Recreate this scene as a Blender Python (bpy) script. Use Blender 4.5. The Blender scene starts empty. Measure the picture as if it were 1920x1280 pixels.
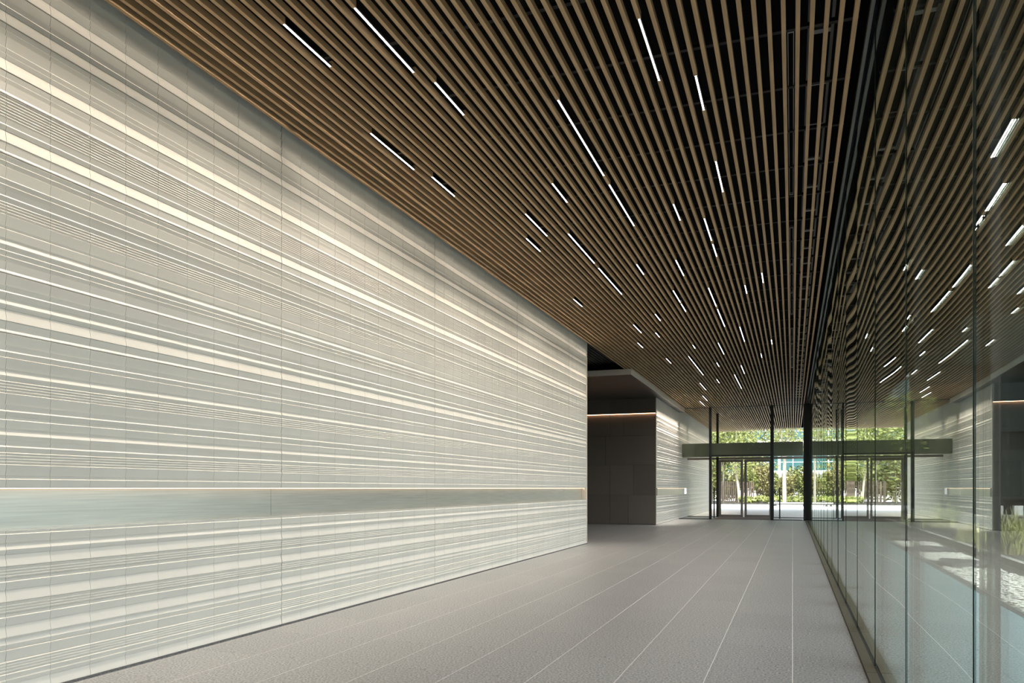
import bpy, math, random
from mathutils import Vector

# ------------------------------------------------------------------ camera, world, sun, exposure
SC = bpy.context.scene
COL = SC.collection
F, VX, VY, EYE = 1440.0, 1486.0, 915.0, 1.39          # focal length in px, vanishing point, eye height
YAW = math.atan((VX - 960) / F)
CS, SN = math.cos(YAW), math.sin(YAW)
cam = bpy.data.cameras.new('camera')
cam.sensor_width = 36.0
cam.lens = 36.0 * F / 1920
cam.shift_y = (VY - 640) / 1920
cam.clip_start, cam.clip_end = 0.05, 500
cam_o = bpy.data.objects.new('camera', cam)
cam_o.location = (0, 0, EYE)
cam_o.rotation_euler = (math.pi / 2, 0, YAW)
COL.objects.link(cam_o)
SC.camera = cam_o

world = bpy.data.worlds.new('sky'); SC.world = world
world.use_nodes = True
wn = world.node_tree.nodes; wl = world.node_tree.links
sky = wn.new('ShaderNodeTexSky')
sky.sky_type = 'NISHITA'; sky.sun_disc = False
sky.sun_elevation = math.radians(58); sky.sun_rotation = math.radians(160)
sky.air_density = 1.0; sky.dust_density = 2.5; sky.ozone_density = 1.0
hs = wn.new('ShaderNodeHueSaturation'); hs.inputs['Saturation'].default_value = 0.45      # hazy bright sky
wl.new(sky.outputs['Color'], hs.inputs['Color'])
wl.new(hs.outputs['Color'], wn['Background'].inputs['Color'])
wn['Background'].inputs['Strength'].default_value = 0.68

sun = bpy.data.lights.new('sun', 'SUN')
sun.energy = 7.5; sun.angle = math.radians(0.8); sun.color = (1.0, 0.95, 0.87)
sun_o = bpy.data.objects.new('sun', sun)
sun_dir = Vector((-0.30, 0.85, -1.50))               # the way the light travels
sun_o.rotation_euler = sun_dir.to_track_quat('-Z', 'Y').to_euler()
sun_o.location = (30, -20, 40)
COL.objects.link(sun_o)

SC.view_settings.view_transform = 'Standard'
SC.view_settings.look = 'None'
SC.view_settings.gamma = 1.0
SC.view_settings.use_curve_mapping = False
SC.view_settings.exposure = 0.08
SC.cycles.use_denoising = True
SC.cycles.max_bounces = 10
SC.cycles.diffuse_bounces = 5
SC.cycles.glossy_bounces = 5
SC.cycles.transparent_max_bounces = 16
SC.cycles.sample_clamp_indirect = 8.0
SC.cycles.caustics_reflective = False
SC.cycles.caustics_refractive = False

STRIP_GLOW = 9.0
STRIP_WATTS = 7.6      # per metre of strip light
NICHE_POWER = 4.5
WASH_COLOR = (1.0, 0.88, 0.74)
random.seed(7)

# ------------------------------------------------------------------ helpers
def tag(o, label=None, cat=None, group=None, kind=None):
    if label: o['label'] = label
    if cat: o['category'] = cat
    if group: o['group'] = group
    if kind: o['kind'] = kind
    return o

def link(name, me, mat=None, parent=None, loc=(0, 0, 0), rot=(0, 0, 0)):
    o = bpy.data.objects.new(name, me)
    COL.objects.link(o)
    o.location = loc; o.rotation_euler = rot
    if mat and me is not None and not me.materials: me.materials.append(mat)
    if parent: o.parent = parent
    return o

def empty(name, loc=(0, 0, 0), rz=0):
    o = bpy.data.objects.new(name, None)
    o.empty_display_size = 0.1
    COL.objects.link(o); o.location = loc; o.rotation_euler = (0, 0, rz)
    return o

class MB:
    """collects boxes, bars and quads; build() links them as one mesh object"""
    def __init__(s): s.v, s.f = [], []
    def box(s, x0, x1, y0, y1, z0, z1):
        n = len(s.v)
        s.v += [(x, y, z) for z in (z0, z1) for y in (y0, y1) for x in (x0, x1)]
        s.f += [tuple(n + i for i in q) for q in ((0, 2, 3, 1), (4, 5, 7, 6), (0, 1, 5, 4), (2, 6, 7, 3), (0, 4, 6, 2), (1, 3, 7, 5))]
        return s
    def tube(s, pts, rad, n=6):
        base = len(s.v); rings = []
        for i, p in enumerate(pts):
            p = Vector(p)
            d = (Vector(pts[min(i + 1, len(pts) - 1)]) - Vector(pts[max(i - 1, 0)])).normalized()
            a = d.cross(Vector((0.3, 1, 0.1))).normalized(); b = d.cross(a)
            r = rad[i] if isinstance(rad, (list, tuple)) else rad
            ring = []
            for k in range(n):
                t = 2 * math.pi * k / n
                ring.append(len(s.v)); s.v.append(tuple(p + a * math.cos(t) * r + b * math.sin(t) * r))
            rings.append(ring)
        for r0, r1 in zip(rings, rings[1:]):
            for k in range(n): s.f.append((r0[k], r0[(k + 1) % n], r1[(k + 1) % n], r1[k]))
        s.f.append(tuple(rings[-1])); s.f.append(tuple(reversed(rings[0])))
        return s
    def mesh(s, name):
        me = bpy.data.meshes.new(name); me.from_pydata(s.v, [], s.f); me.update()
        return me
    def build(s, name, mat, parent=None, loc=(0, 0, 0), bevel=0):
        o = link(name, s.mesh(name), mat, parent, loc)
        if bevel:
            m = o.modifiers.new('bevel', 'BEVEL'); m.width = bevel; m.segments = 2; m.limit_method = 'ANGLE'
        return o

def box(name, mat, parent, x0, x1, y0, y1, z0, z1, bevel=0):
    return MB().box(x0, x1, y0, y1, z0, z1).build(name, mat, parent, bevel=bevel)

def ray_floor(px, py, z=0.0):
    d = F * (EYE - z) / (py - VY)
    x = (px - VX) * CS * d / F
    return x, (d + x * SN) / CS

def ray_top(px, py, h):
    d = F * h / (VY - py)
    x = (px - VX) * CS * d / F
    return x, (d + x * SN) / CS

def ordinal(n):
    low = ['zeroth', 'first', 'second', 'third', 'fourth', 'fifth', 'sixth', 'seventh', 'eighth', 'ninth', 'tenth', 'eleventh', 'twelfth',
           'thirteenth', 'fourteenth', 'fifteenth', 'sixteenth', 'seventeenth', 'eighteenth', 'nineteenth']
    if n < 20: return low[n]
    tens = {2: 'twent', 3: 'thirt', 4: 'fort', 5: 'fift'}[n // 10]
    return tens + 'ieth' if n % 10 == 0 else tens + 'y-' + low[n % 10]
COUNT = ['no', 'one', 'two', 'three', 'four', 'five', 'six', 'seven', 'eight', 'nine', 'ten']

# ------------------------------------------------------------------ materials
def mat(name, col, rough=0.6, metal=0.0, spec=0.5, noise=None, bump=None, vary=0.0):
    """noise = (scale, dark factor, light factor, stretch) mottles the colour; bump = (scale, strength); vary = per-object value spread"""
    m = bpy.data.materials.new(name); m.use_nodes = True
    nt = m.node_tree; b = nt.nodes['Principled BSDF']
    b.inputs['Roughness'].default_value = rough
    b.inputs['Metallic'].default_value = metal
    b.inputs['Specular IOR Level'].default_value = spec
    b.inputs['Base Color'].default_value = (*col, 1)
    tc = nt.nodes.new('ShaderNodeTexCoord')
    out = None
    if noise:
        sc, lo, hi, st = noise
        mp = nt.nodes.new('ShaderNodeMapping'); mp.inputs['Scale'].default_value = st
        nt.links.new(tc.outputs['Object'], mp.inputs['Vector'])
        n = nt.nodes.new('ShaderNodeTexNoise'); n.inputs['Scale'].default_value = sc; n.inputs['Detail'].default_value = 5
        nt.links.new(mp.outputs['Vector'], n.inputs['Vector'])
        r = nt.nodes.new('ShaderNodeValToRGB')
        r.color_ramp.elements[0].position = 0.32; r.color_ramp.elements[1].position = 0.68
        r.color_ramp.elements[0].color = (*[c * lo for c in col], 1)
        r.color_ramp.elements[1].color = (*[min(1, c * hi) for c in col], 1)
        nt.links.new(n.outputs['Fac'], r.inputs['Fac'])
        out = r.outputs['Color']
    if vary:
        oi = nt.nodes.new('ShaderNodeObjectInfo')
        mr = nt.nodes.new('ShaderNodeMapRange')
        mr.inputs['To Min'].default_value = 1 - vary; mr.inputs['To Max'].default_value = 1 + vary
        nt.links.new(oi.outputs['Random'], mr.inputs['Value'])
        mx = nt.nodes.new('ShaderNodeVectorMath'); mx.operation = 'SCALE'
        if out: nt.links.new(out, mx.inputs[0])
        else: mx.inputs[0].default_value = col
        nt.links.new(mr.outputs['Result'], mx.inputs['Scale'])
        out = mx.outputs['Vector']
    if out: nt.links.new(out, b.inputs['Base Color'])
    if bump:
        n2 = nt.nodes.new('ShaderNodeTexNoise'); n2.inputs['Scale'].default_value = bump[0]; n2.inputs['Detail'].default_value = 4
        nt.links.new(tc.outputs['Object'], n2.inputs['Vector'])
        bp = nt.nodes.new('ShaderNodeBump'); bp.inputs['Strength'].default_value = bump[1]; bp.inputs['Distance'].default_value = 0.01
        nt.links.new(n2.outputs['Fac'], bp.inputs['Height'])
        nt.links.new(bp.outputs['Normal'], b.inputs['Normal'])
    return m

def emit(name, col, power):
    m = bpy.data.materials.new(name); m.use_nodes = True
    nt = m.node_tree; nt.nodes.remove(nt.nodes['Principled BSDF'])
    e = nt.nodes.new('ShaderNodeEmission'); e.inputs['Color'].default_value = (*col, 1); e.inputs['Strength'].default_value = power
    nt.links.new(e.outputs[0], nt.nodes['Material Output'].inputs['Surface'])
    return m

def glass(name, tint, r0, power):
    """thin architectural glass: tinted straight-through light plus a mirror image that grows towards grazing angles"""
    m = bpy.data.materials.new(name); m.use_nodes = True
    nt = m.node_tree; nt.nodes.remove(nt.nodes['Principled BSDF'])
    tr = nt.nodes.new('ShaderNodeBsdfTransparent'); tr.inputs['Color'].default_value = (*tint, 1)
    gl = nt.nodes.new('ShaderNodeBsdfGlossy'); gl.inputs['Roughness'].default_value = 0.0
    gl.inputs['Color'].default_value = (0.93, 0.97, 0.92, 1)
    lw = nt.nodes.new('ShaderNodeLayerWeight'); lw.inputs['Blend'].default_value = 0.5
    pw = nt.nodes.new('ShaderNodeMath'); pw.operation = 'POWER'; pw.inputs[1].default_value = power
    ma = nt.nodes.new('ShaderNodeMath'); ma.operation = 'MULTIPLY_ADD'; ma.inputs[1].default_value = 1 - r0; ma.inputs[2].default_value = r0
    mx = nt.nodes.new('ShaderNodeMixShader')
    nt.links.new(lw.outputs['Facing'], pw.inputs[0]); nt.links.new(pw.outputs[0], ma.inputs[0]); nt.links.new(ma.outputs[0], mx.inputs[0])
    nt.links.new(tr.outputs[0], mx.inputs[1]); nt.links.new(gl.outputs[0], mx.inputs[2])
    nt.links.new(mx.outputs[0], nt.nodes['Material Output'].inputs['Surface'])
    return m

M = {}
M['tile'] = mat('ceramic_tile', (0.70, 0.67, 0.605), 0.6, 0, 0.35, vary=0.02, noise=(3, 0.98, 1.04, (1, 1, 1)))
M['joint'] = mat('dark_joint', (0.13, 0.12, 0.11), 0.9)
M['niche'] = mat('brushed_metal', (0.70, 0.69, 0.625), 0.32, 0.65, 0.5, noise=(5, 0.9, 1.08, (1, 0.3, 14)))
M['slat'] = mat('wood_slat', (0.51, 0.345, 0.19), 0.55, 0, 0.3, noise=(7, 0.86, 1.12, (8, 0.35, 8)), vary=0.05)
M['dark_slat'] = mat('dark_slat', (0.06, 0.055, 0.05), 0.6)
M['void'] = mat('black_void', (0.006, 0.006, 0.007), 0.9, 0, 0.1)
M['carrier'] = mat('black_steel', (0.012, 0.012, 0.013), 0.6, 0, 0.3)
M['granite'] = mat('grey_granite', (0.27, 0.272, 0.268), 0.42, 0, 0.5, noise=(62, 0.36, 1.66, (1, 1, 1)), vary=0.04)
M['grout'] = mat('pale_grout', (0.78, 0.77, 0.74), 0.8)
M['dark_granite'] = mat('dark_granite', (0.10, 0.098, 0.10), 0.5, noise=(90, 0.4, 1.9, (1, 1, 1)))
M['panel'] = mat('bronze_panel', (0.17, 0.145, 0.125), 0.36, 0.25, 0.5, vary=0.12)
M['soffit'] = mat('dark_soffit', (0.10, 0.093, 0.088), 0.3, 0.3, 0.5)
M['fascia'] = mat('pale_bronze', (0.85, 0.77, 0.67), 0.45, 0.0, 0.5)
M['white_strip'] = emit('strip_glow', (1.0, 0.93, 0.86), STRIP_GLOW)
M['warm_strip'] = emit('warm_glow', (1.0, 0.72, 0.50), NICHE_POWER)
M['cove_strip'] = emit('cove_glow', (1.0, 0.55, 0.30), 14)
M['glass'] = glass('teal_glass', (0.915, 0.967, 0.957), 0.08, 2.3)
M['clear'] = glass('clear_glass', (0.975, 0.99, 0.98), 0.02, 4.0)
M['mullion'] = mat('grey_steel', (0.12, 0.115, 0.11), 0.4, 0.5)
M['black_metal'] = mat('black_metal', (0.010, 0.011, 0.011), 0.45, 0.0, 0.4)
M['channel'] = mat('bronze_channel', (0.17, 0.155, 0.12), 0.35, 0.6)
M['door_frame'] = mat('door_metal', (0.20, 0.175, 0.15), 0.4, 0.4)
M['beam'] = mat('olive_metal', (0.125, 0.140, 0.095), 0.42, 0.2, noise=(2, 0.9, 1.1, (1, 1, 1)))
M['mat'] = mat('brown_mat', (0.15, 0.12, 0.10), 0.95)
M['rail'] = mat('grey_rail', (0.25, 0.26, 0.26), 0.35, 0.6)
M['paving'] = mat('pale_paving', (0.72, 0.71, 0.69), 0.8, noise=(1.5, 0.93, 1.05, (1, 1, 1)))
M['terrace'] = mat('tinted_terrace_stone', (0.42, 0.66, 0.70), 0.7, noise=(40, 0.88, 1.1, (1, 1, 1)))  # teal of sky light and tinted glass put into the stone colour
M['soil'] = mat('dark_soil', (0.045, 0.042, 0.036), 0.95, noise=(12, 0.6, 1.4, (1, 1, 1)))
M['tan'] = mat('tan_paving', (0.20, 0.19, 0.14), 0.8)
M['asphalt'] = mat('dark_asphalt', (0.05, 0.056, 0.056), 0.9, noise=(30, 0.8, 1.2, (1, 1, 1)))
M['pebble'] = mat('white_pebble', (0.85, 0.84, 0.80), 0.7)
M['slab'] = mat('slate_shade_slab', (0.075, 0.078, 0.078), 0.6, noise=(6, 0.7, 1.3, (1, 1, 1)), bump=(8, 0.4))
M['kerb'] = mat('kerb_stone', (0.42, 0.41, 0.39), 0.7)
M['grass'] = mat('pale_grass', (0.50, 0.50, 0.24), 0.7, noise=(4, 0.7, 1.3, (1, 1, 1)))
M['leaf'] = mat('green_leaf', (0.25, 0.28, 0.085), 0.6, noise=(1.6, 0.55, 1.5, (1, 1, 1)), vary=0.15)
M['leaf2'] = mat('olive_leaf', (0.33, 0.30, 0.12), 0.6, noise=(1.6, 0.55, 1.4, (1, 1, 1)), vary=0.15)
M['bark'] = mat('pale_bark', (0.42, 0.37, 0.30), 0.85, noise=(9, 0.7, 1.2, (1, 1, 0.4)))
M['fence'] = mat('brown_fence', (0.16, 0.12, 0.085), 0.8, vary=0.15)
M['render'] = mat('white_render', (0.62, 0.62, 0.61), 0.7)
M['window'] = mat('teal_window', (0.04, 0.12, 0.13), 0.15, 0.0, 0.8)
M['dark_wall'] = mat('dark_facade', (0.009, 0.011, 0.0105), 0.85, 0, 0.06)
M['dark_pane'] = mat('dark_pane', (0.012, 0.018, 0.018), 0.3, 0, 0.12)
M['seal'] = mat('green_seal', (0.008, 0.03, 0.02), 0.4)
M['white_box'] = mat('white_block', (0.6, 0.6, 0.58), 0.6)

# ------------------------------------------------------------------ dimensions of the place
XW = -4.857          # face of the striped wall
XG = 0.603           # glass wall
HC = 3.604           # slat undersides above the eye
ZC = EYE + HC        # 4.994
PITCH, SLAT_W, SLAT_H = 0.1043, 0.033, 0.052
Y0, Y1 = -4.1, 51.0
Y_END1 = 18.74       # end of the first striped wall
Y_BOX = 29.2         # dark panelled wall, start of the second striped wall
Y_GL1, Y_GL2 = 35.3, 38.3
ROW = 0.0781         # height of a tile row
Z_N1 = EYE + 0.004   # top of the metal niche
Z_N0 = EYE - 0.281   # bottom of the niche

# ------------------------------------------------------------------ floor
floor = box('floor', M['grout'], None, -10.5, 0.62, Y0, Y_GL2 + 0.3, -0.25, -0.0007)
tag(floor, 'grey granite floor of long tiles with thin pale joints', 'floor', kind='structure')
TW, TL, GAP = 0.6, 0.9, 0.006
tile_me = MB().box(GAP / 2, TW - GAP / 2, 0.001, TL - 0.001, -0.02, 0).mesh('floor_tile')
tile_me.materials.append(M['granite'])
rows = []
ci = -17
while ci * TW < 0.519:
    xa = ci * TW
    rj = int((Y0 - 6.2) // TL) + 1
    while 6.2 + (rj + 1) * TL <= Y_GL2 + 0.35:
        ya = 6.2 + rj * TL
        inside = xa >= XW - 0.6 or Y_END1 < ya < Y_BOX
        if inside: rows.append((xa, ya))
        rj += 1
    ci += 1
def px_size(x, y):
    d = max(0.5, -x * SN + y * CS)
    px = 960 + F * (x * CS + y * SN) / d
    py = VY + F * EYE / d
    return d, px, py
vis, rest = [], []
for xa, ya in rows:
    d, px, py = px_size(xa + TW / 2, ya + TL / 2)
    ok = ya + TL > 3.5 and -60 < px < 1960 and py < 1340 and xa > XW - 0.5 and xa + TW < 0.53
    (vis if ok else rest).append((d, xa, ya))
vis.sort(); rest += vis[300:]; vis = vis[:300]
for d, xa, ya in vis:
    link('floor_tile', tile_me, None, floor, (xa, ya, 0))
fm = MB()
for d, xa, ya in rest:
    fm.box(xa + GAP / 2, min(xa + TW - GAP / 2, 0.519), ya + 0.001, ya + TL - 0.001, -0.02, 0)
tag(fm.build('floor_tile_field', M['granite'], floor), kind='stuff')
bb = box('baseboard_left', M['dark_granite'], None, XW - 0.03, XW + 0.022, Y0, Y_END1 + 0.02, 0.0, 0.016)
tag(bb, 'dark speckled granite strip along the foot of the striped wall', 'baseboard', kind='structure')

# ------------------------------------------------------------------ striped tile walls
PROFILE = {   # (fraction of the row from its bottom, millimetres proud)
    'A': ((0, 3), (0.70, 11), (0.78, 2), (1, 7)),
    'B': ((0, 1), (0.93, 13), (1, 3)),
    'C': ((0, 3), (0.17, 9), (0.25, 4), (0.42, 10), (0.50, 5), (0.67, 11), (0.75, 6), (0.92, 12), (1, 5)),
    'D': ((0, 3), (0.42, 12), (0.56, 2), (1, 10)),
    'E': ((0, 3), (0.25, 9), (0.42, 12), (0.70, 4), (0.82, 3), (1, 8)),
    'F': ((0, 11), (0.08, 13), (0.30, 2), (1, 10)),
    'G': ((0, 12), (0.05, 13), (0.95, 1), (1, 1)),
    'H': ((0, 2), (0.40, 11), (0.48, 3), (0.90, 12), (1, 3)),
}
UP = list('ABCDEADBCEBDBFGEDBFHEABCDHBHFGDCCFHGHBHGDBGHBBB')
LOW = list('AEGCAGCAGEBCHG')                     # downwards from the niche
def tile_mesh(kind, w, h):
    pr = PROFILE[kind]
    v, f = [], []
    for t, d in pr:
        for y in (0.0, w): v.append((d / 1000, y, t * h))
    n = len(pr)
    for i in range(n - 1): f.append((2 * i, 2 * i + 1, 2 * i + 3, 2 * i + 2))
    b = len(v)
    v += [(-0.02, 0, 0), (-0.02, w, 0), (-0.02, 0, h), (-0.02, w, h)]
    f.append((b, b + 1, 1, 0)); f.append((2 * n - 2, 2 * n - 1, b + 3, b + 2))
    f.append(tuple([b] + [2 * i for i in range(n)] + [b + 2]))
    f.append(tuple([b + 3] + [2 * i + 1 for i in reversed(range(n))] + [b + 1]))
    return v, f
CW = 0.3217
def striped_wall(wall, columns, near, niche_to, plain_from=99):
    """columns: list of (y, width); near: set of column indices built tile by tile"""
    zrows = []
    for k, kd in enumerate(UP):
        z = Z_N1 + k * ROW
        if z < ZC + 0.10: zrows.append((z, ROW, 'B' if k >= plain_from else kd, False))
    hl = (Z_N0 - 0.018) / len(LOW)
    for k, kd in enumerate(LOW): zrows.append((Z_N0 - (k + 1) * hl, hl, kd, False))
    cache = {}
    stuff = MB()
    for ci_, (y, w) in enumerate(columns):
        extra = []
        if y > niche_to:                           # no niche here: the rows run on
            hn = (Z_N1 - Z_N0) / 4
            extra = [(Z_N0 + q * hn, hn, 'GABE'[q], True) for q in range(4)]
        for z, hh, kd, _ in zrows + extra:
            key = (kd, round(w, 4), round(hh, 4))
            if key not in cache:
                v, f = tile_mesh(kd, w, hh - 0.0010); cache[key] = (v, f, None)
            v, f, me = cache[key]
            if ci_ in near:
                if me is None:
                    me = bpy.data.meshes.new('wall_tile'); me.from_pydata(v, [], f); me.update(); me.materials.append(M['tile'])
                    cache[key] = (v, f, me)
                link('wall_tile', me, None, wall, (XW, y, z))
            else:
                n = len(stuff.v)
                stuff.v += [(a + XW, b + y, c + z) for a, b, c in v]
                stuff.f += [tuple(n + i for i in q) for q in f]
    tag(stuff.build('wall_tile_field', M['tile'], wall), kind='stuff')

wb = MB()
wb.box(XW - 0.32, XW - 0.0205, Y0, Y_END1, Z_N1 - 0.001, ZC + 0.9)
wb.box(XW - 0.32, XW - 0.0205, Y0, Y_END1, -0.01, Z_N0)
wall = wb.build('wall_left', M['joint'])
tag(wall, 'long wall of pale ribbed ceramic tiles with a metal niche band', 'wall', kind='structure')
ybase = 6.491 - 33 * CW
cols, near = [], set()
for j in range(71):
    y = ybase + j * CW
    g0 = 0.005 if j % 11 == 0 else 0.0013
    g1 = 0.005 if (j + 1) % 11 == 0 else 0.0013
    cols.append((y + g0, CW - g0 - g1))
    if 24 <= j < 29: near.add(j)
striped_wall(wall, cols, near, 1e9)
box('corner_trim', M['fascia'], wall, XW - 0.33, XW + 0.014, Y_END1, Y_END1 + 0.025, 0, ZC + 0.15)
j = 0
while ybase + (j * 11) * CW < Y_END1:
    ya = ybase + j * 11 * CW; yb = min(ya + 11 * CW, Y_END1)
    box('niche_panel', M['niche'], wall, XW - 0.16, XW - 0.122, ya + 0.002, yb - 0.002, Z_N0, Z_N1 - 0.002)
    j += 1
box('niche_sill', M['niche'], wall, XW - 0.122, XW + 0.004, Y0, Y_END1, Z_N0 - 0.002, Z_N0 + 0.003)
ls = box('niche_light', M['warm_strip'], wall, XW - 0.075, XW - 0.05, Y0, Y_END1, Z_N1 - 0.007, Z_N1 - 0.003)

w2 = MB()
w2.box(XW - 0.32, XW - 0.0205, Y_BOX + 0.31, Y1 - 0.3, Z_N1 - 0.001, ZC + 0.3)
w2.box(XW - 0.32, XW - 0.0205, Y_BOX + 0.31, Y1 - 0.3, -0.01, Z_N0)
wall2 = w2.build('wall_left_far', M['joint'])
tag(wall2, 'shorter ribbed ceramic tile wall running out to the entrance doors', 'wall', kind='structure')
cols2 = []
y = Y_BOX + 0.02
while y + CW < Y1 - 0.3:
    cols2.append((y + 0.002, CW - 0.004)); y += CW
striped_wall(wall2, cols2, set(), Y_GL2 - 0.2, plain_from=36)
for ya, yb in ((Y_BOX + 0.05, Y_GL1 - 0.1), (Y_GL1 - 0.1, Y_GL2)):
    box('niche_panel', M['niche'], wall2, XW - 0.16, XW - 0.122, ya + 0.002, yb - 0.002, Z_N0, Z_N1 - 0.002)
box('niche_sill', M['niche'], wall2, XW - 0.122, XW + 0.004, Y_BOX + 0.05, Y_GL2, Z_N0 - 0.002, Z_N0 + 0.003)
box('niche_light', M['warm_strip'], wall2, XW - 0.075, XW - 0.05, Y_BOX + 0.1, Y_GL2 - 0.1, Z_N1 - 0.007, Z_N1 - 0.003)

# dark panelled wall at the end of the side passage, its canopy and the passage shell
wp = box('wall_passage', M['joint'], None, -10.5, XW - 0.001, Y_BOX + 0.03, Y_BOX + 0.3, 0, ZC + 0.3)
tag(wp, 'dark bronze panelled wall closing the side passage', 'wall', kind='structure')
def pz(py): return EYE + (VY - py) * 29.1 / F
def pxx(px): return (px - VX) * CS * 29.1 / F
rows_p = [(983, 927.5, (1136.5, 1174)), (927.5, 871, (1136.5, 1185)), (871, 815.5, (1127.5,)), (815.5, 774.5, (1137, 1165))]
for ya, yb, cuts in rows_p:
    z0, z1 = (0.012 if ya == 983 else pz(ya)), pz(yb)
    xs = [-10.4, -9.1, -7.9] + [pxx(c) for c in cuts] + [XW - 0.004]
    for a, b in zip(xs, xs[1:]):
        o = box('wall_panel', M['panel'], wp, a + 0.006, b - 0.006, Y_BOX, Y_BOX + 0.03, z0 + 0.006, z1 - 0.006)
zt = pz(782)
box('cove_light', M['cove_strip'], wp, -10.4, XW - 0.02, Y_BOX - 0.045, Y_BOX - 0.02, pz(774) - 0.008, pz(774) - 0.001)
xs = [-10.4, -9.1, -7.9, pxx(1137), pxx(1165), XW - 0.004]
for a, b in zip(xs, xs[1:]):
    box('upper_panel', M['panel'], wp, a + 0.004, b - 0.004, Y_BOX - 0.09, Y_BOX + 0.03, pz(774), ZC - 0.176)
box('end_trim', M['fascia'], wp, XW - 0.004, XW + 0.012, Y_BOX - 0.002, Y_BOX + 0.02, 0, ZC - 0.16)
wq = box('wall_passage_side', M['panel'], None, -10.7, -10.5, Y_END1 - 0.3, Y_BOX + 0.3, 0, ZC + 1)
tag(wq, 'dark side wall of the passage', 'wall', kind='structure')
wr = box('wall_passage_return', M['panel'], None, -10.5, XW - 0.321, Y_END1 - 0.3, Y_END1 - 0.02, 0, ZC + 1)
tag(wr, 'dark return wall behind the end of the striped wall', 'wall', kind='structure')

XCAN = -4.57
can = empty('entrance_canopy', (XCAN, 22.98, ZC - 0.175))
tag(can, 'dark flat canopy with a pale bronze edge over the side passage', 'canopy')
def child_box(name, m, parent, x0, x1, y0, y1, z0, z1):
    l = parent.location
    return MB().box(x0 - l.x, x1 - l.x, y0 - l.y, y1 - l.y, z0 - l.z, z1 - l.z).build(name, m, parent)
child_box('soffit', M['soffit'], can, -10.4, XCAN - 0.012, 22.99, Y_GL1 - 0.05, ZC - 0.172, ZC - 0.01)
child_box('fascia', M['fascia'], can, -10.4, XCAN, 22.97, 22.989, ZC - 0.175, ZC - 0.003)
child_box('side_edge', M['fascia'], can, XCAN - 0.011, XCAN, 22.99, Y_GL1 - 0.05, ZC - 0.175, ZC - 0.003)

la = bpy.data.lights.new('added_canopy_light', 'AREA'); la.shape = 'RECTANGLE'; la.size = 0.015; la.size_y = 5.8  # lamp added under the canopy to light the second striped wall
la.energy = 85; la.spread = math.radians(46); la.color = (1.0, 0.9, 0.8)
lo = bpy.data.objects.new('added_canopy_light', la); COL.objects.link(lo); lo.parent = can; lo.location = (XW + 0.25 - XCAN, 32.2 - 22.98, -0.003); lo.rotation_euler = (0, math.radians(7), 0)

# ------------------------------------------------------------------ slat ceiling
ceil = MB()
ceil.box(-10.6, 0.70, Y0, Y1 - 0.5, ZC + 0.95, ZC + 1.1)
ceil.box(-10.6, -10.5, Y0, Y1 - 0.5, ZC + 0.3, ZC + 0.95)
ceil.box(0.60, 0.70, Y0, Y1 - 0.5, ZC + 0.12, ZC + 0.95)
ceil.box(-10.6, 0.70, Y0 - 0.1, Y0, ZC, ZC + 0.95)
ceil.box(-10.6, 0.70, Y1 - 0.6, Y1 - 0.5, ZC + 0.12, ZC + 0.95)
ceiling = ceil.build('ceiling', M['void'])
tag(ceiling, 'black open ceiling void hung with long brown slats', 'ceiling', kind='structure')
slat_x = [0.0385 + k * PITCH for k in range(-46, 5)]       # 51 slats, from the striped wall to the glass
LIGHT_PX = [
 (541, 44, 630, 123), (676, 13, 785, 134), (806, 157, 863, 217), (702, 249, 784, 317), (802, 333, 846, 369), (1194, 37, 1232, 152),
 (1302, 143, 1317, 207), (1041, 189, 1129, 330), (1139, 347, 1186, 424), (1340, 303, 1354, 360), (1031, 345, 1060, 380), (979, 402, 1021, 443),
 (981, 448, 1008, 472), (1062, 439, 1111, 494), (1119, 503, 1163, 552), (1260, 383, 1274, 413), (1319, 410, 1333, 451), (1335, 458, 1342, 481),
 (1191, 496, 1205, 515), (1266, 488, 1281, 517), (1072, 561, 1088, 575), (1261, 545, 1275, 567), (1276, 569, 1285, 584), (1328, 540, 1343, 574),
 (1345, 580, 1359, 612), (1427, 512, 1430, 530), (1396, 535, 1400, 550), (1227, 589, 1237, 601), (1186, 609, 1201, 624), (1227, 624, 1236, 632),
 (1194, 643, 1203, 652), (1387, 613, 1396, 640), (1347, 643, 1358, 664), (1446, 637, 1447, 645), (1427, 663, 1429, 670), (1298, 647, 1304, 653),
 (1249, 672, 1258, 681), (1291, 668, 1319, 703), (1344, 680, 1349, 687), (1390, 685, 1397, 700), (1312, 718, 1325, 731), (1378, 702, 1392, 728),
 (1344, 711, 1350, 718), (1318, 742, 1326, 751), (1312, 752, 1321, 760),
]
cuts = {i: [] for i in range(51)}
lights = []
for xa, ya, xb, yb in LIGHT_PX:
    (x0, y0), (x1, y1) = ray_top(xa, ya, HC), ray_top(xb, yb, HC)
    xm = (x0 + x1) / 2
    i = min(range(51), key=lambda q: abs(slat_x[q] - xm))
    cuts[i].append((min(y0, y1), max(y0, y1)))
for i, ya, yb in ((6, -1.6, 0.2), (12, 0.9, 2.3), (9, -3.4, -2.0), (20, -0.4, 1.4), (27, 1.6, 3.0), (34, -2.2, -0.6), (16, 3.0, 4.1), (4, 1.6, 2.9)):
    cuts[i].append((ya, yb))                                # the pattern goes on behind the camera
for i in range(51):
    cs = sorted(cuts[i]); out = []
    for a, b in cs:
        if out and a < out[-1][1] + 0.12: a = out[-1][1] + 0.12
        if b - a > 0.15: out.append((a, b))
    cuts[i] = out
sections = []
yy = 6.84 - 3.72 * 3
while yy < Y1: sections.append(yy); yy += 3.72
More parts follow.
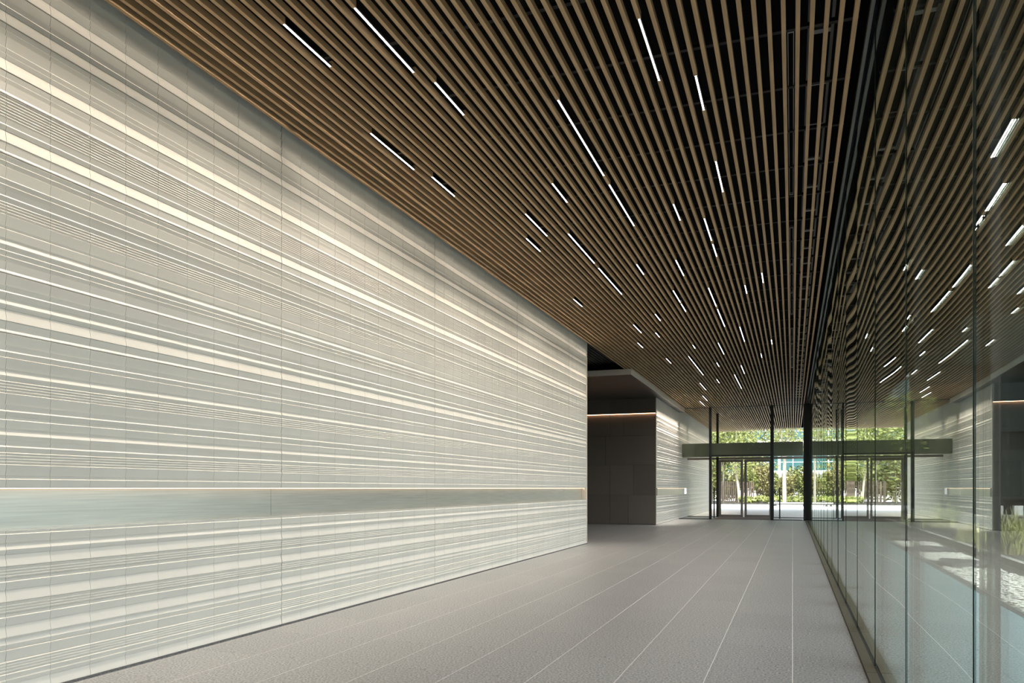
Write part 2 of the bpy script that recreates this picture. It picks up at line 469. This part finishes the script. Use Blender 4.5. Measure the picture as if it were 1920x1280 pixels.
for i, x in enumerate(slat_x):
    mb = MB()
    pts = [Y0] + [s for s in sections if s > Y0 + 0.2] + [Y1]
    for a, b in zip(pts, pts[1:]):
        segs = [(a + 0.0015, b - 0.0015)]
        for c0, c1 in cuts[i]:
            nxt = []
            for s0, s1 in segs:
                if c1 <= s0 or c0 >= s1: nxt.append((s0, s1)); continue
                if c0 - 0.004 > s0: nxt.append((s0, c0 - 0.004))
                if c1 + 0.004 < s1: nxt.append((c1 + 0.004, s1))
            segs = nxt
        for s0, s1 in segs: mb.box(-SLAT_W / 2, SLAT_W / 2, s0, s1, 0, SLAT_H)
    mb.build('slat', M['slat'], ceiling, (x, 0, ZC))
yb = Y0 + 0.4
bar = MB().box(slat_x[0] - 0.03, slat_x[-1] + 0.03, -0.02, 0.02, 0, 0.03).mesh('carrier_bar')
bar.materials.append(M['carrier'])
while yb < Y1 - 0.6:
    link('carrier_bar', bar, None, ceiling, (0, yb, ZC + SLAT_H))
    yb += 0.93
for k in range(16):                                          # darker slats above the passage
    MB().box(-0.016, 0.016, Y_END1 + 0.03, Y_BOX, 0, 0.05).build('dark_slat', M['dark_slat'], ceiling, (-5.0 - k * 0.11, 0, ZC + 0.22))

# strip lights, each its own thing
for i in range(51):
    seen = [c for c in cuts[i]]
    for k, (a, b) in enumerate(seen):
        t = empty('strip_light', (slat_x[i], a, ZC))
        where = ordinal(i + 1) + ' slat from the striped wall'
        lab = 'white strip light in the ' + where
        if len(seen) > 1:
            if k == 0: lab += ', nearest of ' + COUNT[len(seen)]
            else: lab += ', ' + ordinal(k + 1) + ' nearest of ' + COUNT[len(seen)]
        tag(t, lab, 'ceiling light', 'strip lights between the ceiling slats')
        L = b - a
        MB().box(-0.007, 0.007, 0, L, 0.0, 0.004).build('diffuser', M['white_strip'], t)
        la = bpy.data.lights.new('strip_lamp', 'AREA'); la.shape = 'RECTANGLE'; la.size = 0.010; la.size_y = L
        la.energy = STRIP_WATTS * L; la.spread = math.radians(150); la.color = (1.0, 0.90, 0.79)
        lo = bpy.data.objects.new('strip_lamp', la); COL.objects.link(lo); lo.parent = t; lo.location = (0, L / 2, -0.001)
        MB().box(-0.0145, 0.0145, 0, L, 0.0042, 0.016).build('housing', M['carrier'], t)
        for h0 in (0.02, L - 0.03): MB().box(-0.004, 0.004, h0, h0 + 0.01, 0.0162, SLAT_H + 0.01).build('hanger', M['carrier'], t)

# added unseen washers in the slat gaps, to graze the striped walls
for gap, watts, spread in ((0, 1.5, 80), (3, 7.0, 66)):
    xg = (slat_x[gap] + slat_x[gap + 1]) / 2
    bays = [(ybase + q * 11 * CW, min(ybase + (q + 1) * 11 * CW, Y_END1)) for q in range(7)]
    if gap: bays += [(Y_GL1 + 0.3, Y_GL2 - 0.2), (Y_GL2 + 0.3, 42.2), (42.2, 46.2), (46.2, 50.2)]
    for ya, yb in bays:
        MB().box(-0.03, 0.03, ya + 0.05, yb - 0.05, 0, 0.05).build('added_washer_housing', M['carrier'], ceiling, (xg, 0, ZC + 0.045))
        la = bpy.data.lights.new('added_wall_washer', 'AREA'); la.shape = 'RECTANGLE'; la.size = 0.02; la.size_y = yb - ya - 0.1
        la.energy = watts * (yb - ya); la.spread = math.radians(spread); la.color = WASH_COLOR
        lo = bpy.data.objects.new('added_wall_washer', la); COL.objects.link(lo); lo.parent = ceiling
        lo.location = (xg, (ya + yb) / 2, ZC + 0.043); lo.rotation_euler = (0, math.radians(6), 0)

# long narrow air slots between the slats near the glass
def air_slot(x, ya, yb, lab):
    t = empty('air_slot', (x, ya, ZC + 0.06)); L = yb - ya
    tag(t, lab, 'air diffuser', 'air slots between the slats')
    for s in (-1, 1):
        MB().box(s * 0.022 - 0.003, s * 0.022 + 0.003, 0, L, 0, 0.03).build('side_rail', M['rail'], t)
    n = max(1, int(L / 1.9))
    for q in range(n + 1):
        yq = min(L - 0.02, q * L / n)
        MB().box(-0.019, 0.019, yq, yq + 0.02, 0, 0.03).build('cross_piece', M['rail'], t)
xs_ = (slat_x[45] + slat_x[46]) / 2
air_slot(xs_, ray_top(1485, 60, 3.66)[1], ray_top(1485, 366, 3.66)[1], 'grey framed air slot in the ceiling, nearest of the three in a line')
air_slot(xs_, ray_top(1485, 427, 3.66)[1], ray_top(1485, 590, 3.66)[1], 'grey framed air slot in the ceiling, middle of the three in a line')
air_slot(xs_, ray_top(1485, 616, 3.66)[1], ray_top(1485, 690, 3.66)[1], 'grey framed air slot in the ceiling, farthest of the three in a line')
# services above the glass-side slats
tr = empty('cable_tray', (0.22, 5.0, ZC + 0.2))
tag(tr, 'dark grey ladder tray above the slats beside the glass wall', 'cable tray')
for s in (-0.09, 0.09): MB().box(s - 0.012, s + 0.012, 0, 29.5, 0, 0.06).build('side_rail', M['mullion'], tr)
for q in range(34): MB().box(-0.078, 0.078, q * 0.88 + 0.1, q * 0.88 + 0.16, 0, 0.02).build('rung', M['rail'], tr)

# ------------------------------------------------------------------ glass wall on the right
wg = empty('wall_right', (XG, 0, 0))
tag(wg, 'tall frameless glass wall reflecting the slat ceiling', 'glass wall', kind='structure')
GP = 1.73
yk = 6.57 - 6 * GP
k = 0
rnd = random.Random(3)
while yk < Y_GL1 - 0.2:
    ye = min(yk + GP, Y_GL1 - 0.15)
    w = ye - yk
    pm = MB(); nseg = 12; amp = rnd.uniform(0.0005, 0.0016) * rnd.choice((1, 1, -1))
    for q in range(nseg + 1):
        u = q / nseg; off = amp * math.sin(math.pi * u); yv = -w / 2 + 0.004 + u * (w - 0.008)
        pm.v += [(off, yv, 0), (off, yv, ZC + 0.02), (off + 0.012, yv, 0), (off + 0.012, yv, ZC + 0.02)]
        if q:
            a = 4 * (q - 1); b = 4 * q
            pm.f += [(a, a + 1, b + 1, b), (a + 2, b + 2, b + 3, a + 3)]
    o = pm.build('glass_pane', M['glass'], wg, (0, yk + w / 2, 0.012))
    for p in o.data.polygons: p.use_smooth = True
    o.rotation_euler = (0, rnd.uniform(-0.0006, 0.0006), rnd.uniform(-0.0022, 0.0022))
    MB().box(0.0, 0.004, -0.003, 0.003, 0.0, ZC + 0.02).build('seal', M['seal'], wg, (-0.004, ye, 0.012))
    MB().box(0.016, 0.046, -0.16, 0.0, 0.0, ZC).build('mullion', M['mullion'], wg, (0, ye, 0.0))
    yk = ye; k += 1
q = Y0
while q < Y_GL1 - 0.2:
    e = min(q + 1.73, Y_GL1 - 0.2)
    MB().box(-0.084, -0.014, q + 0.004, e - 0.004, 0, 0.022).build('channel_plate', M['channel'], wg)
    q = e
MB().box(-0.010, 0.05, Y0, Y_GL1 - 0.15, -0.02, 0.011).build('floor_channel', M['black_metal'], wg)
MB().box(-0.092, -0.0845, Y0, Y_GL1 - 0.2, -0.02, 0.006).build('shadow_gap', M['black_metal'], wg)
MB().box(-0.05, -0.022, Y0, Y_GL1 - 0.15, ZC + 0.02, ZC + 0.08).build('head_channel', M['mullion'], wg)

# ------------------------------------------------------------------ entrance screens at the far end
def fx(px, y):                                               # x on the plane Y = y seen at pixel column px
    t = (px - 960) / F
    return y * (t * CS - SN) / (CS + t * SN)
x_p1, x_p2 = fx(1332, Y_GL1), fx(1447.5, Y_GL1)
s1 = empty('window_1', (0, Y_GL1, 0))
tag(s1, 'inner glazed entrance screen with slim black posts', 'glazed screen', kind='structure')
for x, w in ((x_p1, 0.055), (x_p2, 0.065)):
    MB().box(x - w, x + w, -0.08, 0.08, 0, ZC + 0.02).build('post', M['black_metal'], s1)
for a, b in ((XW + 0.02, x_p1 - 0.055), (x_p2 + 0.065, 0.40)):
    MB().box(a, b, -0.006, 0.006, 0.03, ZC - 0.02).build('glass_pane', M['clear'], s1)
    MB().box(a, b, -0.03, 0.03, 0, 0.03).build('base_rail', M['black_metal'], s1)
MB().box(x_p1 + 0.055, x_p2 - 0.065, -0.006, 0.006, 2.87, ZC - 0.02).build('glass_pane', M['clear'], s1)
MB().box(x_p1 + 0.055, x_p2 - 0.065, -0.04, 0.04, 2.81, 2.87).build('head_rail', M['black_metal'], s1)
MB().box(XW + 0.02, 0.42, -0.03, 0.03, ZC - 0.02, ZC - 0.002).build('top_rail', M['black_metal'], s1)

s2 = empty('door_1', (0, Y_GL2, 0))
tag(s2, 'outer glazed entrance screen with double sliding doors', 'glass doors', kind='structure')
a1, a2, am = fx(1346, Y_GL2), fx(1449, Y_GL2), fx(1394.5, Y_GL2)
ZH = 2.77
MB().box(a1 - 0.07, a1 + 0.04, -0.07, 0.07, 0, ZC + 0.02).build('post', M['black_metal'], s2)
MB().box(a2 - 0.05, a2 + 0.05, -0.07, 0.07, 0, ZC + 0.02).build('post', M['black_metal'], s2)
MB().box(XW + 0.02, 0.5, -0.06, 0.06, ZH, ZH + 0.10).build('header_rail', M['door_frame'], s2)
for a, b in ((XW + 0.02, a1 - 0.07), (a2 + 0.05, 0.5)):
    MB().box(a, b, -0.006, 0.006, 0.03, ZH).build('glass_pane', M['clear'], s2)
    MB().box(a, b, -0.03, 0.03, 0, 0.03).build('base_rail', M['black_metal'], s2)
MB().box(XW + 0.02, 0.5, -0.006, 0.006, ZH + 0.1, ZC - 0.02).build('glass_pane', M['clear'], s2)
for a, b in ((a1 + 0.045, am - 0.035), (am + 0.035, a2 - 0.055)):
    d = empty('door_leaf', (0, 0, 0)); d.parent = s2
    st = 0.105
    MB().box(a, a + st, -0.03, 0.03, 0.01, ZH - 0.01).build('stile', M['door_frame'], d)
    MB().box(b - st, b, -0.03, 0.03, 0.01, ZH - 0.01).build('stile', M['door_frame'], d)
    MB().box(a + st, b - st, -0.03, 0.03, 0.01, 0.12).build('bottom_rail', M['door_frame'], d)
    MB().box(a + st, b - st, -0.03, 0.03, ZH - 0.12, ZH - 0.01).build('top_rail', M['door_frame'], d)
    MB().box(a + st, b - st, -0.005, 0.005, 0.12, ZH - 0.12).build('pane', M['clear'], d)

beam = empty('header_beam', (XW + 0.02, 36.4, 2.84))
tag(beam, 'olive green metal header beam above the entrance doors', 'beam')
MB().box(0.0, -XW + 0.42, 0, 0.012, 0, 0.62).build('face_panel', M['beam'], beam)
MB().box(0.0, -XW + 0.42, 0.0122, 0.55, 0.004, 0.616).build('body', M['beam'], beam)
col = empty('corner_column', (0.57, Y_GL1 - 0.02, 0))
tag(col, 'black steel corner column where the glass wall meets the entrance', 'column')
MB().box(-0.13, 0.16, -0.11, 0.11, 0.02, ZC + 0.05).build('shaft', M['black_metal'], col, bevel=0.006)
MB().box(-0.15, 0.18, -0.13, 0.13, 0, 0.02).build('base_plate', M['black_metal'], col)
for px, lab in ((1339, 'slim black sensor post left of the entrance doors'), (1462, 'slim black sensor post right of the entrance doors')):
    t = empty('sensor_post', (fx(px, 37.1), 37.1, 0))
    tag(t, lab, 'sensor post', 'sensor posts inside the entrance')
    MB().tube([(0, 0, 0.012), (0, 0, 1.40)], 0.032, 10).build('post', M['black_metal'], t)
    MB().tube([(0, 0, 1.402), (0, 0, 1.43)], [0.034, 0.026], 10).build('cap', M['black_metal'], t)
    MB().tube([(0, 0, 0), (0, 0, 0.011)], 0.07, 14).build('base_plate', M['black_metal'], t)
mt = empty('entrance_mat', (x_p1 + 0.1, Y_GL1 + 0.1, 0))
tag(mt, 'brown entrance mat between the two glazed screens', 'mat')
MB().box(0, x_p2 - x_p1 - 0.2, 0, 2.75, 0.001, 0.012).build('pile', M['mat'], mt)
MB().box(-0.03, -0.001, 0, 2.75, 0.001, 0.014).box(x_p2 - x_p1 - 0.199, x_p2 - x_p1 - 0.17, 0, 2.75, 0.001, 0.014).build('edge_strip', M['channel'], mt)

wbk = box('wall_back', M['tile'], None, -5.2, 0.62, Y0 - 0.3, Y0 - 0.101, 0, ZC + 1.0)
tag(wbk, 'plain pale wall closing the hall behind', 'wall', kind='structure')

# ------------------------------------------------------------------ terrace outside the glass
te = box('floor_terrace', M['grout'], None, 0.66, 2.33, -6, 51, -0.25, -0.006)
tag(te, 'pale stone terrace paving outside the glass wall', 'paving', kind='structure')
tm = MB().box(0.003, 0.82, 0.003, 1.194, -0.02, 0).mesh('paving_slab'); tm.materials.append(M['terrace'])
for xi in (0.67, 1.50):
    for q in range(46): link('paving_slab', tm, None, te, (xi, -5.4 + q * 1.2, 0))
so = box('ceiling_terrace', M['dark_wall'], None, 0.702, 3.42, -6, 51, ZC + 0.0, ZC + 0.35)
tag(so, 'dark soffit over the terrace outside the glass', 'soffit', kind='structure')
bed = box('floor_bed', M['soil'], None, 2.331, 3.70, -6, 50.9, -0.25, -0.03)
tag(bed, 'dark soil bed beside the terrace', 'soil bed', kind='structure')
rnd = random.Random(11)
pb = MB()
ico = [(math.cos(a) * math.cos(b), math.sin(a) * math.cos(b), math.sin(b)) for b, n in ((-0.2, 5), (0.75, 4)) for a in [2 * math.pi * q / n + b for q in range(n)]] + [(0, 0, 1)]
def pebble(x, y, z, r, ang, fl):
    n = len(pb.v); ca, sa = math.cos(ang), math.sin(ang)
    for a, b, c in ico:
        u, w = a * r * 1.5, b * r
        pb.v.append((x + u * ca - w * sa, y + u * sa + w * ca, z + c * r * fl))
    for q in range(5):
        pb.f.append((n + q, n + (q + 1) % 5, n + 5 + min(3, q) % 4))
    for q in range(4):
        pb.f.append((n + 5 + q, n + 5 + (q + 1) % 4, n + 9))
    pb.f.append((n + 4, n + 0, n + 5)) 
for q in range(2700):
    y = rnd.choice((rnd.uniform(5.5, 15.4), rnd.uniform(5.5, 15.4), rnd.uniform(5.5, 15.4), rnd.uniform(17.0, 18.8), rnd.uniform(20.8, 22.6)))
    pebble(rnd.uniform(2.47, 3.38), y, -0.03 + rnd.uniform(0, 0.02), rnd.uniform(0.022, 0.05), rnd.uniform(0, 3.14), 0.7)
tag(pb.build('white_pebbles', M['pebble']), 'white pebbles spread over the bed beside the terrace', 'pebbles', kind='stuff')
edge = box('trim_1', M['slab'], None, 2.331, 2.43, -6, 50.9, -0.2, 0.004)
tag(edge, 'dark stone edging between terrace paving and pebbles', 'edging', kind='structure')
def shade_slab(name, x, y, sx, sy, h, lab, seed):
    r = random.Random(seed); mb = MB(); n = 9
    for z, s in ((-0.03, 1.0), (h * 0.75, 0.96), (h, 0.86)):
        for k in range(n):
            a = 2 * math.pi * k / n
            rr = 1 + 0.16 * math.sin(k * 2.3 + seed) + 0.05 * r.uniform(-1, 1)
            mb.v.append((math.cos(a) * sx * s * rr, math.sin(a) * sy * s * rr, z))
    for l in range(2):
        for k in range(n): mb.f.append((l * n + k, l * n + (k + 1) % n, (l + 1) * n + (k + 1) % n, (l + 1) * n + k))
    mb.f.append(tuple(range(2 * n, 3 * n)))
    return tag(mb.build(name, M['slab'], None, (x, y, 0)), lab, 'shade_slab', 'slabs standing in for shade on the pebbles')
shade_slab('slate_shade_slab', 2.92, 16.2, 0.44, 0.62, 0.05, 'dark slab standing in for shade on the pebbles, nearest of the four', 1)  # dark slabs and pebble gaps stand in for shaded stretches of the bed
shade_slab('slate_shade_slab', 2.95, 19.6, 0.42, 0.8, 0.05, 'dark slab standing in for shade on the pebbles, second nearest of the four', 2)
shade_slab('slate_shade_slab', 2.95, 23.6, 0.42, 0.9, 0.05, 'dark slab standing in for shade on the pebbles, third nearest of the four', 3)
shade_slab('slate_shade_slab', 2.95, 27.0, 0.42, 1.0, 0.05, 'dark slab standing in for shade on the pebbles, farthest of the four', 4)
kb = box('trim_2', M['kerb'], None, 3.70, 3.82, -6, 50.9, -0.25, 0.10)
tag(kb, 'low stone kerb holding the grass bed', 'kerb', kind='structure')
gb = box('floor_grass_bed', M['soil'], None, 3.821, 6.6, -6, 50.9, -0.25, 0.08)
tag(gb, 'dark planted soil behind the low kerb', 'soil bed', kind='structure')

def grass_clump(x, y, h, n, spread, lab, seed):
    r = random.Random(seed); t = empty('grass_clump', (x, y, 0.08))
    tag(t, lab, 'grass', 'grass clumps along the kerb')
    mb = MB()
    for q in range(n):
        a = r.uniform(0, 6.283); lean = r.uniform(0.15, 0.8); hh = h * r.uniform(0.55, 1.05); w = r.uniform(0.012, 0.024)
        bx, by = r.gauss(0, spread * 0.4), r.gauss(0, spread * 0.4)
        dx, dy = math.cos(a), math.sin(a)
        prev = None
        for s in (0, 0.4, 0.75, 1.0):
            out = lean * hh * s * s * 0.9
            cx, cy, cz = bx + dx * out, by + dy * out, hh * (s - 0.25 * lean * s * s)
            ww = w * (1 - s * 0.85)
            n0 = len(mb.v)
            mb.v += [(cx - dy * ww, cy + dx * ww, cz), (cx + dy * ww, cy - dx * ww, cz)]
            if prev is not None: mb.f.append((prev, prev + 1, n0 + 1, n0))
            prev = n0
    mb.build('blades', M['grass'], t)
    cr = MB(); cr.tube([(0, 0, 0), (0, 0, 0.05)], [spread * 0.35, spread * 0.2], 7).build('crown', M['soil'], t)
gpos = [(4.16, 17.8, 0.62, 190, 0.5), (4.42, 18.4, 0.8, 160, 0.45), (4.02, 18.9, 0.5, 130, 0.4), (4.55, 19.6, 0.95, 150, 0.45), (4.0, 21.3, 0.52, 150, 0.35),
        (4.25, 22.0, 0.5, 110, 0.3), (4.3, 28.6, 0.55, 110, 0.4), (4.75, 29.3, 0.75, 140, 0.45), (3.98, 30.2, 0.5, 90, 0.35), (5.0, 30.4, 0.95, 100, 0.4), (4.4, 32.0, 0.6, 80, 0.4)]
for q, (x, y, h, n, s) in enumerate(gpos):
    lab = 'pale grass clump behind the kerb outside, ' + ('nearest of the row' if q == 0 else ordinal(q + 1) + ' in the row from the front')
    grass_clump(x, y, h, n, s, lab, 40 + q)

# ------------------------------------------------------------------ plaza, garden and buildings
gr = box('ground', M['paving'], None, -60, 90, 51.01, 140, -0.3, 0.0)
g0 = box('ground_porch', M['paving'], None, XW - 0.3, 0.62, Y_GL2 + 0.31, 51.0, -0.3, 0.0)
tag(g0, 'pale paving under the slatted eaves just outside the doors', 'paving', kind='structure')
tag(gr, 'pale sunlit plaza paving outside the entrance', 'paving', kind='structure')
g2 = box('ground_side', M['asphalt'], None, 6.61, 90, -30, 51.0, -0.3, 0.0)
tag(g2, 'dark asphalt beyond the planted bed', 'paving', kind='structure')
g4 = box('trim_3', M['tan'], None, 6.8, 40, 43.4, 45.2, 0.001, 0.03)
tag(g4, 'pale paved strip in front of the dark building', 'paving', kind='structure')
g3 = box('ground_garden', M['soil'], None, -30, 40, 69.2, 80, -0.1, 0.12)
tag(g3, 'planted garden bed along the back of the plaza', 'soil bed', kind='structure')

def leaves(mb, c, rad, n, size, r):
    for _ in range(n):
        while True:
            p = Vector((r.uniform(-1, 1), r.uniform(-1, 1), r.uniform(-1, 1)))
            if 0.25 < p.length < 1: break
        q = Vector((c[0] + p.x * rad[0], c[1] + p.y * rad[1], c[2] + p.z * rad[2]))
        a = Vector((r.gauss(0, 1), r.gauss(0, 1), r.gauss(0, 1))).normalized()
        b = a.cross(Vector((r.gauss(0, 1), r.gauss(0, 1), r.gauss(0, 1)))).normalized()
        s = size * r.uniform(0.6, 1.3)
        n0 = len(mb.v)
        mb.v += [tuple(q - a * s), tuple(q + b * s * 0.45), tuple(q + a * s), tuple(q - b * s * 0.45)]
        mb.f.append((n0, n0 + 1, n0 + 2, n0 + 3))

def tree(x, y, h, crown, lab, seed, lm='leaf', trunk=0.13, fork=0.45, dens=1.0, lean=0.0):
    r = random.Random(seed); t = empty('garden_tree', (x, y, 0.1))
    tag(t, lab, 'tree', 'trees behind the plaza')
    tb = MB(); fz = h * fork
    tb.tube([(0, 0, 0), (lean * 0.3 + r.uniform(-.05, .05), 0, fz * 0.5), (lean * 0.6, 0, fz)], [trunk, trunk * 0.85, trunk * 0.75], 7)
    tips = []
    for q in range(5):
        a = 2 * math.pi * q / 5 + r.uniform(-.4, .4); sp = crown * r.uniform(0.35, 0.7)
        tip = (lean + math.cos(a) * sp, math.sin(a) * sp, h * r.uniform(0.75, 0.98))
        mid = (lean * 0.8 + math.cos(a) * sp * 0.45, math.sin(a) * sp * 0.45, fz + (tip[2] - fz) * 0.5)
        tb.tube([(lean * 0.6, 0, fz - 0.05), mid, tip], [trunk * 0.6, trunk * 0.38, trunk * 0.12], 5)
        tips.append(tip); tips.append(mid)
    tb.build('trunk', M['bark'], t)
    fb = MB()
    for c in tips:
        leaves(fb, c, (crown * 0.55, crown * 0.55, crown * 0.42), int(230 * dens), 0.16, r)
    if fork < 0.38:
        for q in range(5): leaves(fb, (r.uniform(-1, 1) * crown * 0.5, r.uniform(0, 1) * crown * 0.4, h * r.uniform(0.3, 0.5)), (crown * 0.4, crown * 0.4, h * 0.12), int(120 * dens), 0.14, r)
    fb.build('foliage', M[lm], t)

tx = lambda px, y: fx(px, y)
tree(tx(1357, 72), 72, 7.4, 2.6, 'slim pale-trunked tree left of the entrance doors outside', 1, 'leaf', 0.11, 0.36, 1.0)
tree(tx(1386, 70), 70.5, 7.8, 2.5, 'leaning pale-trunked tree beside the brown fence', 2, 'leaf', 0.13, 0.34, 1.0, -0.5)
tree(tx(1471, 69), 69.6, 9.0, 2.3, 'forked pale-trunked tree in front of the white building', 3, 'leaf', 0.19, 0.40, 0.45)
tree(tx(1420, 77), 77, 7.5, 2.4, 'bushy tree behind the hedge, right of the door leaves', 4, 'leaf', 0.12, 0.3, 0.7)
tree(tx(1335, 78), 78, 8.5, 3.0, 'dense green tree farthest left beyond the doors', 5, 'leaf', 0.13, 0.3, 1.2)
tree(tx(1545, 74), 74, 8.0, 2.8, 'olive-leaved tree seen through the glass wall, just right of the column', 6, 'leaf2', 0.13, 0.35, 1.0)
tree(tx(1588, 72), 72, 8.2, 2.8, 'broad green tree seen through the glass wall behind the white blocks', 7, 'leaf', 0.14, 0.35, 1.1)
tree(tx(1640, 75), 75, 8.8, 3.0, 'tall green tree seen through the glass wall, middle of the glass', 8, 'leaf', 0.14, 0.35, 1.1)
tree(tx(1688, 48), 48, 6.2, 2.0, 'tall green tree seen through the glass at the edge of the dark building', 9, 'leaf', 0.14, 0.35, 1.0)

def shrub(x, y, w, h, lab, seed, lm):
    r = random.Random(seed); t = empty('shrub', (x, y, 0.1))
    tag(t, lab, 'shrub', 'shrubs along the back of the plaza')
    sb = MB()
    for q in range(4):
        a = q * 1.6 + r.uniform(-.3, .3)
        sb.tube([(0, 0, 0), (math.cos(a) * w * 0.25, math.sin(a) * w * 0.25, h * 0.5), (math.cos(a) * w * 0.45, math.sin(a) * w * 0.4, h * 0.85)], [0.03, 0.022, 0.01], 5)
    sb.build('stems', M['bark'], t)
    fb = MB()
    for q in range(7):
        leaves(fb, (r.uniform(-w, w) * 0.5, r.uniform(-w, w) * 0.4, h * r.uniform(0.25, 0.8)), (w * 0.5, w * 0.45, h * 0.28), 190, 0.15, r)
    fb.build('foliage', M[lm], t)
for q in range(17):
    px = 1335 + q * 23
    yq = 73.0 + (q % 3) * 0.8
    hh = (3.4 if px < 1465 else 2.9) + 0.4 * math.sin(q * 2.1)
    if 1345 < px < 1390: hh, yq = 3.3, 75.5
    shrub(tx(px, yq), yq, 1.15, hh, ('green' if q % 2 else 'olive') + ' shrub at the back of the plaza, ' + ordinal(q + 1) + ' from the left', 100 + q, 'leaf' if q % 2 else 'leaf2')
for q in range(14):
    px = 1400 + q * 22
    shrub(tx(px, 70.0), 70.0, 0.75, 0.55, 'low bright shrub at the plaza edge, ' + ordinal(q + 1) + ' from the left', 150 + q, 'leaf')

fe = empty('garden_fence', (tx(1345, 71.6), 71.6, 0.1))
tag(fe, 'brown slatted garden fence behind the trees', 'fence')
for q in range(19):
    MB().box(q * 0.17, q * 0.17 + 0.11, 0, 0.03, 0, 1.9 + 0.06 * math.sin(q * 3.7)).build('slat', M['fence'], fe)
MB().box(0, 3.2, 0.031, 0.07, 0.35, 0.45).build('rail', M['fence'], fe)
MB().box(0, 3.2, 0.031, 0.07, 1.4, 1.5).build('rail', M['fence'], fe)

st = empty('stone_bench', (tx(1441, 63), 63, 0))
tag(st, 'long low stone bench across the plaza', 'bench')
MB().box(0, 9.5, 0, 0.5, 0.20, 0.30).build('seat', M['kerb'], st)
for q in range(5): MB().box(0.3 + q * 2.2, 0.6 + q * 2.2, 0.08, 0.42, 0, 0.20).build('foot', M['slab'], st)
for q, (px, y, s, h) in enumerate(((1607, 64, 0.55, 0.9), (1620, 63, 0.5, 0.65), (1678, 50.5, 0.8, 0.42))):
    x = tx(px, y)
    t = empty('stone_block', (x, y, 0))
    tag(t, ['tall white stone block outside, seen through the glass wall', 'shorter white stone block outside beside the tall one', 'low pale stone block near the end of the terrace'][q], 'stone block', 'stone blocks on the plaza')
    MB().box(-s / 2, s / 2, -s / 2, s / 2, 0.03, h).build('block', M['white_box'], t, bevel=0.015)
    MB().box(-s / 2 + 0.04, s / 2 - 0.04, -s / 2 + 0.04, s / 2 - 0.04, 0, 0.03).build('plinth', M['slab'], t)

bd = empty('office_building', (-14, 96, 0))
tag(bd, 'white office building with teal windows behind the garden trees', 'building')
MB().box(0, 40, 0.3, 12, 0, 16).build('wall', M['render'], bd)
for fl in range(4):
    z = 1.0 + fl * 3.6
    MB().box(-0.4, 40.4, -0.9, 0.29, z + 2.0, z + 2.45).build('floor_slab', M['render'], bd)
    for q in range(13):
        w = MB().box(0.5 + q * 3.05, 3.2 + q * 3.05, 0.15, 0.299, z + 2.5, z + 5.3).build('window', M['window'], bd)
        MB().box(0.5 + q * 3.05 + 1.3, 0.5 + q * 3.05 + 1.4, 0.08, 0.149, z + 2.5, z + 5.3).build('mullion', M['render'], w)
    MB().box(-0.4, 40.4, -0.88, -0.82, z + 3.4, z + 3.46).build('railing', M['render'], bd)

db = empty('dark_building', (7.9, 47, 0))
tag(db, 'dark neighbouring building seen through the glass wall at the right', 'building')
MB().box(0, 26, 0.3, 14, 0, 15).build('wall', M['dark_wall'], db)
for fl in range(4):
    for q in range(7):
        w = MB().box(0.6 + q * 3.6, 3.6 + q * 3.6, 0.2, 0.299, 0.8 + fl * 3.6, 3.4 + fl * 3.6).build('window', M['dark_pane'], db)
        MB().box(2.05 + q * 3.6, 2.13 + q * 3.6, 0.12, 0.199, 0.8 + fl * 3.6, 3.4 + fl * 3.6).build('mullion', M['mullion'], w)
for q, px in enumerate((1871, 1908)):
    y = 45.6; x = tx(px, y)
    t = empty('planter_box', (x, y, 0))
    tag(t, ['white planter box by the dark building, left of the two', 'white planter box by the dark building, right of the two'][q], 'planter', 'planter boxes by the dark building')
    MB().box(-0.2, 0.2, -0.2, 0.2, 0, 0.5).build('box', M['white_box'], t, bevel=0.01)
    MB().box(-0.17, 0.17, -0.17, 0.17, 0.5, 0.52).build('soil', M['soil'], t)
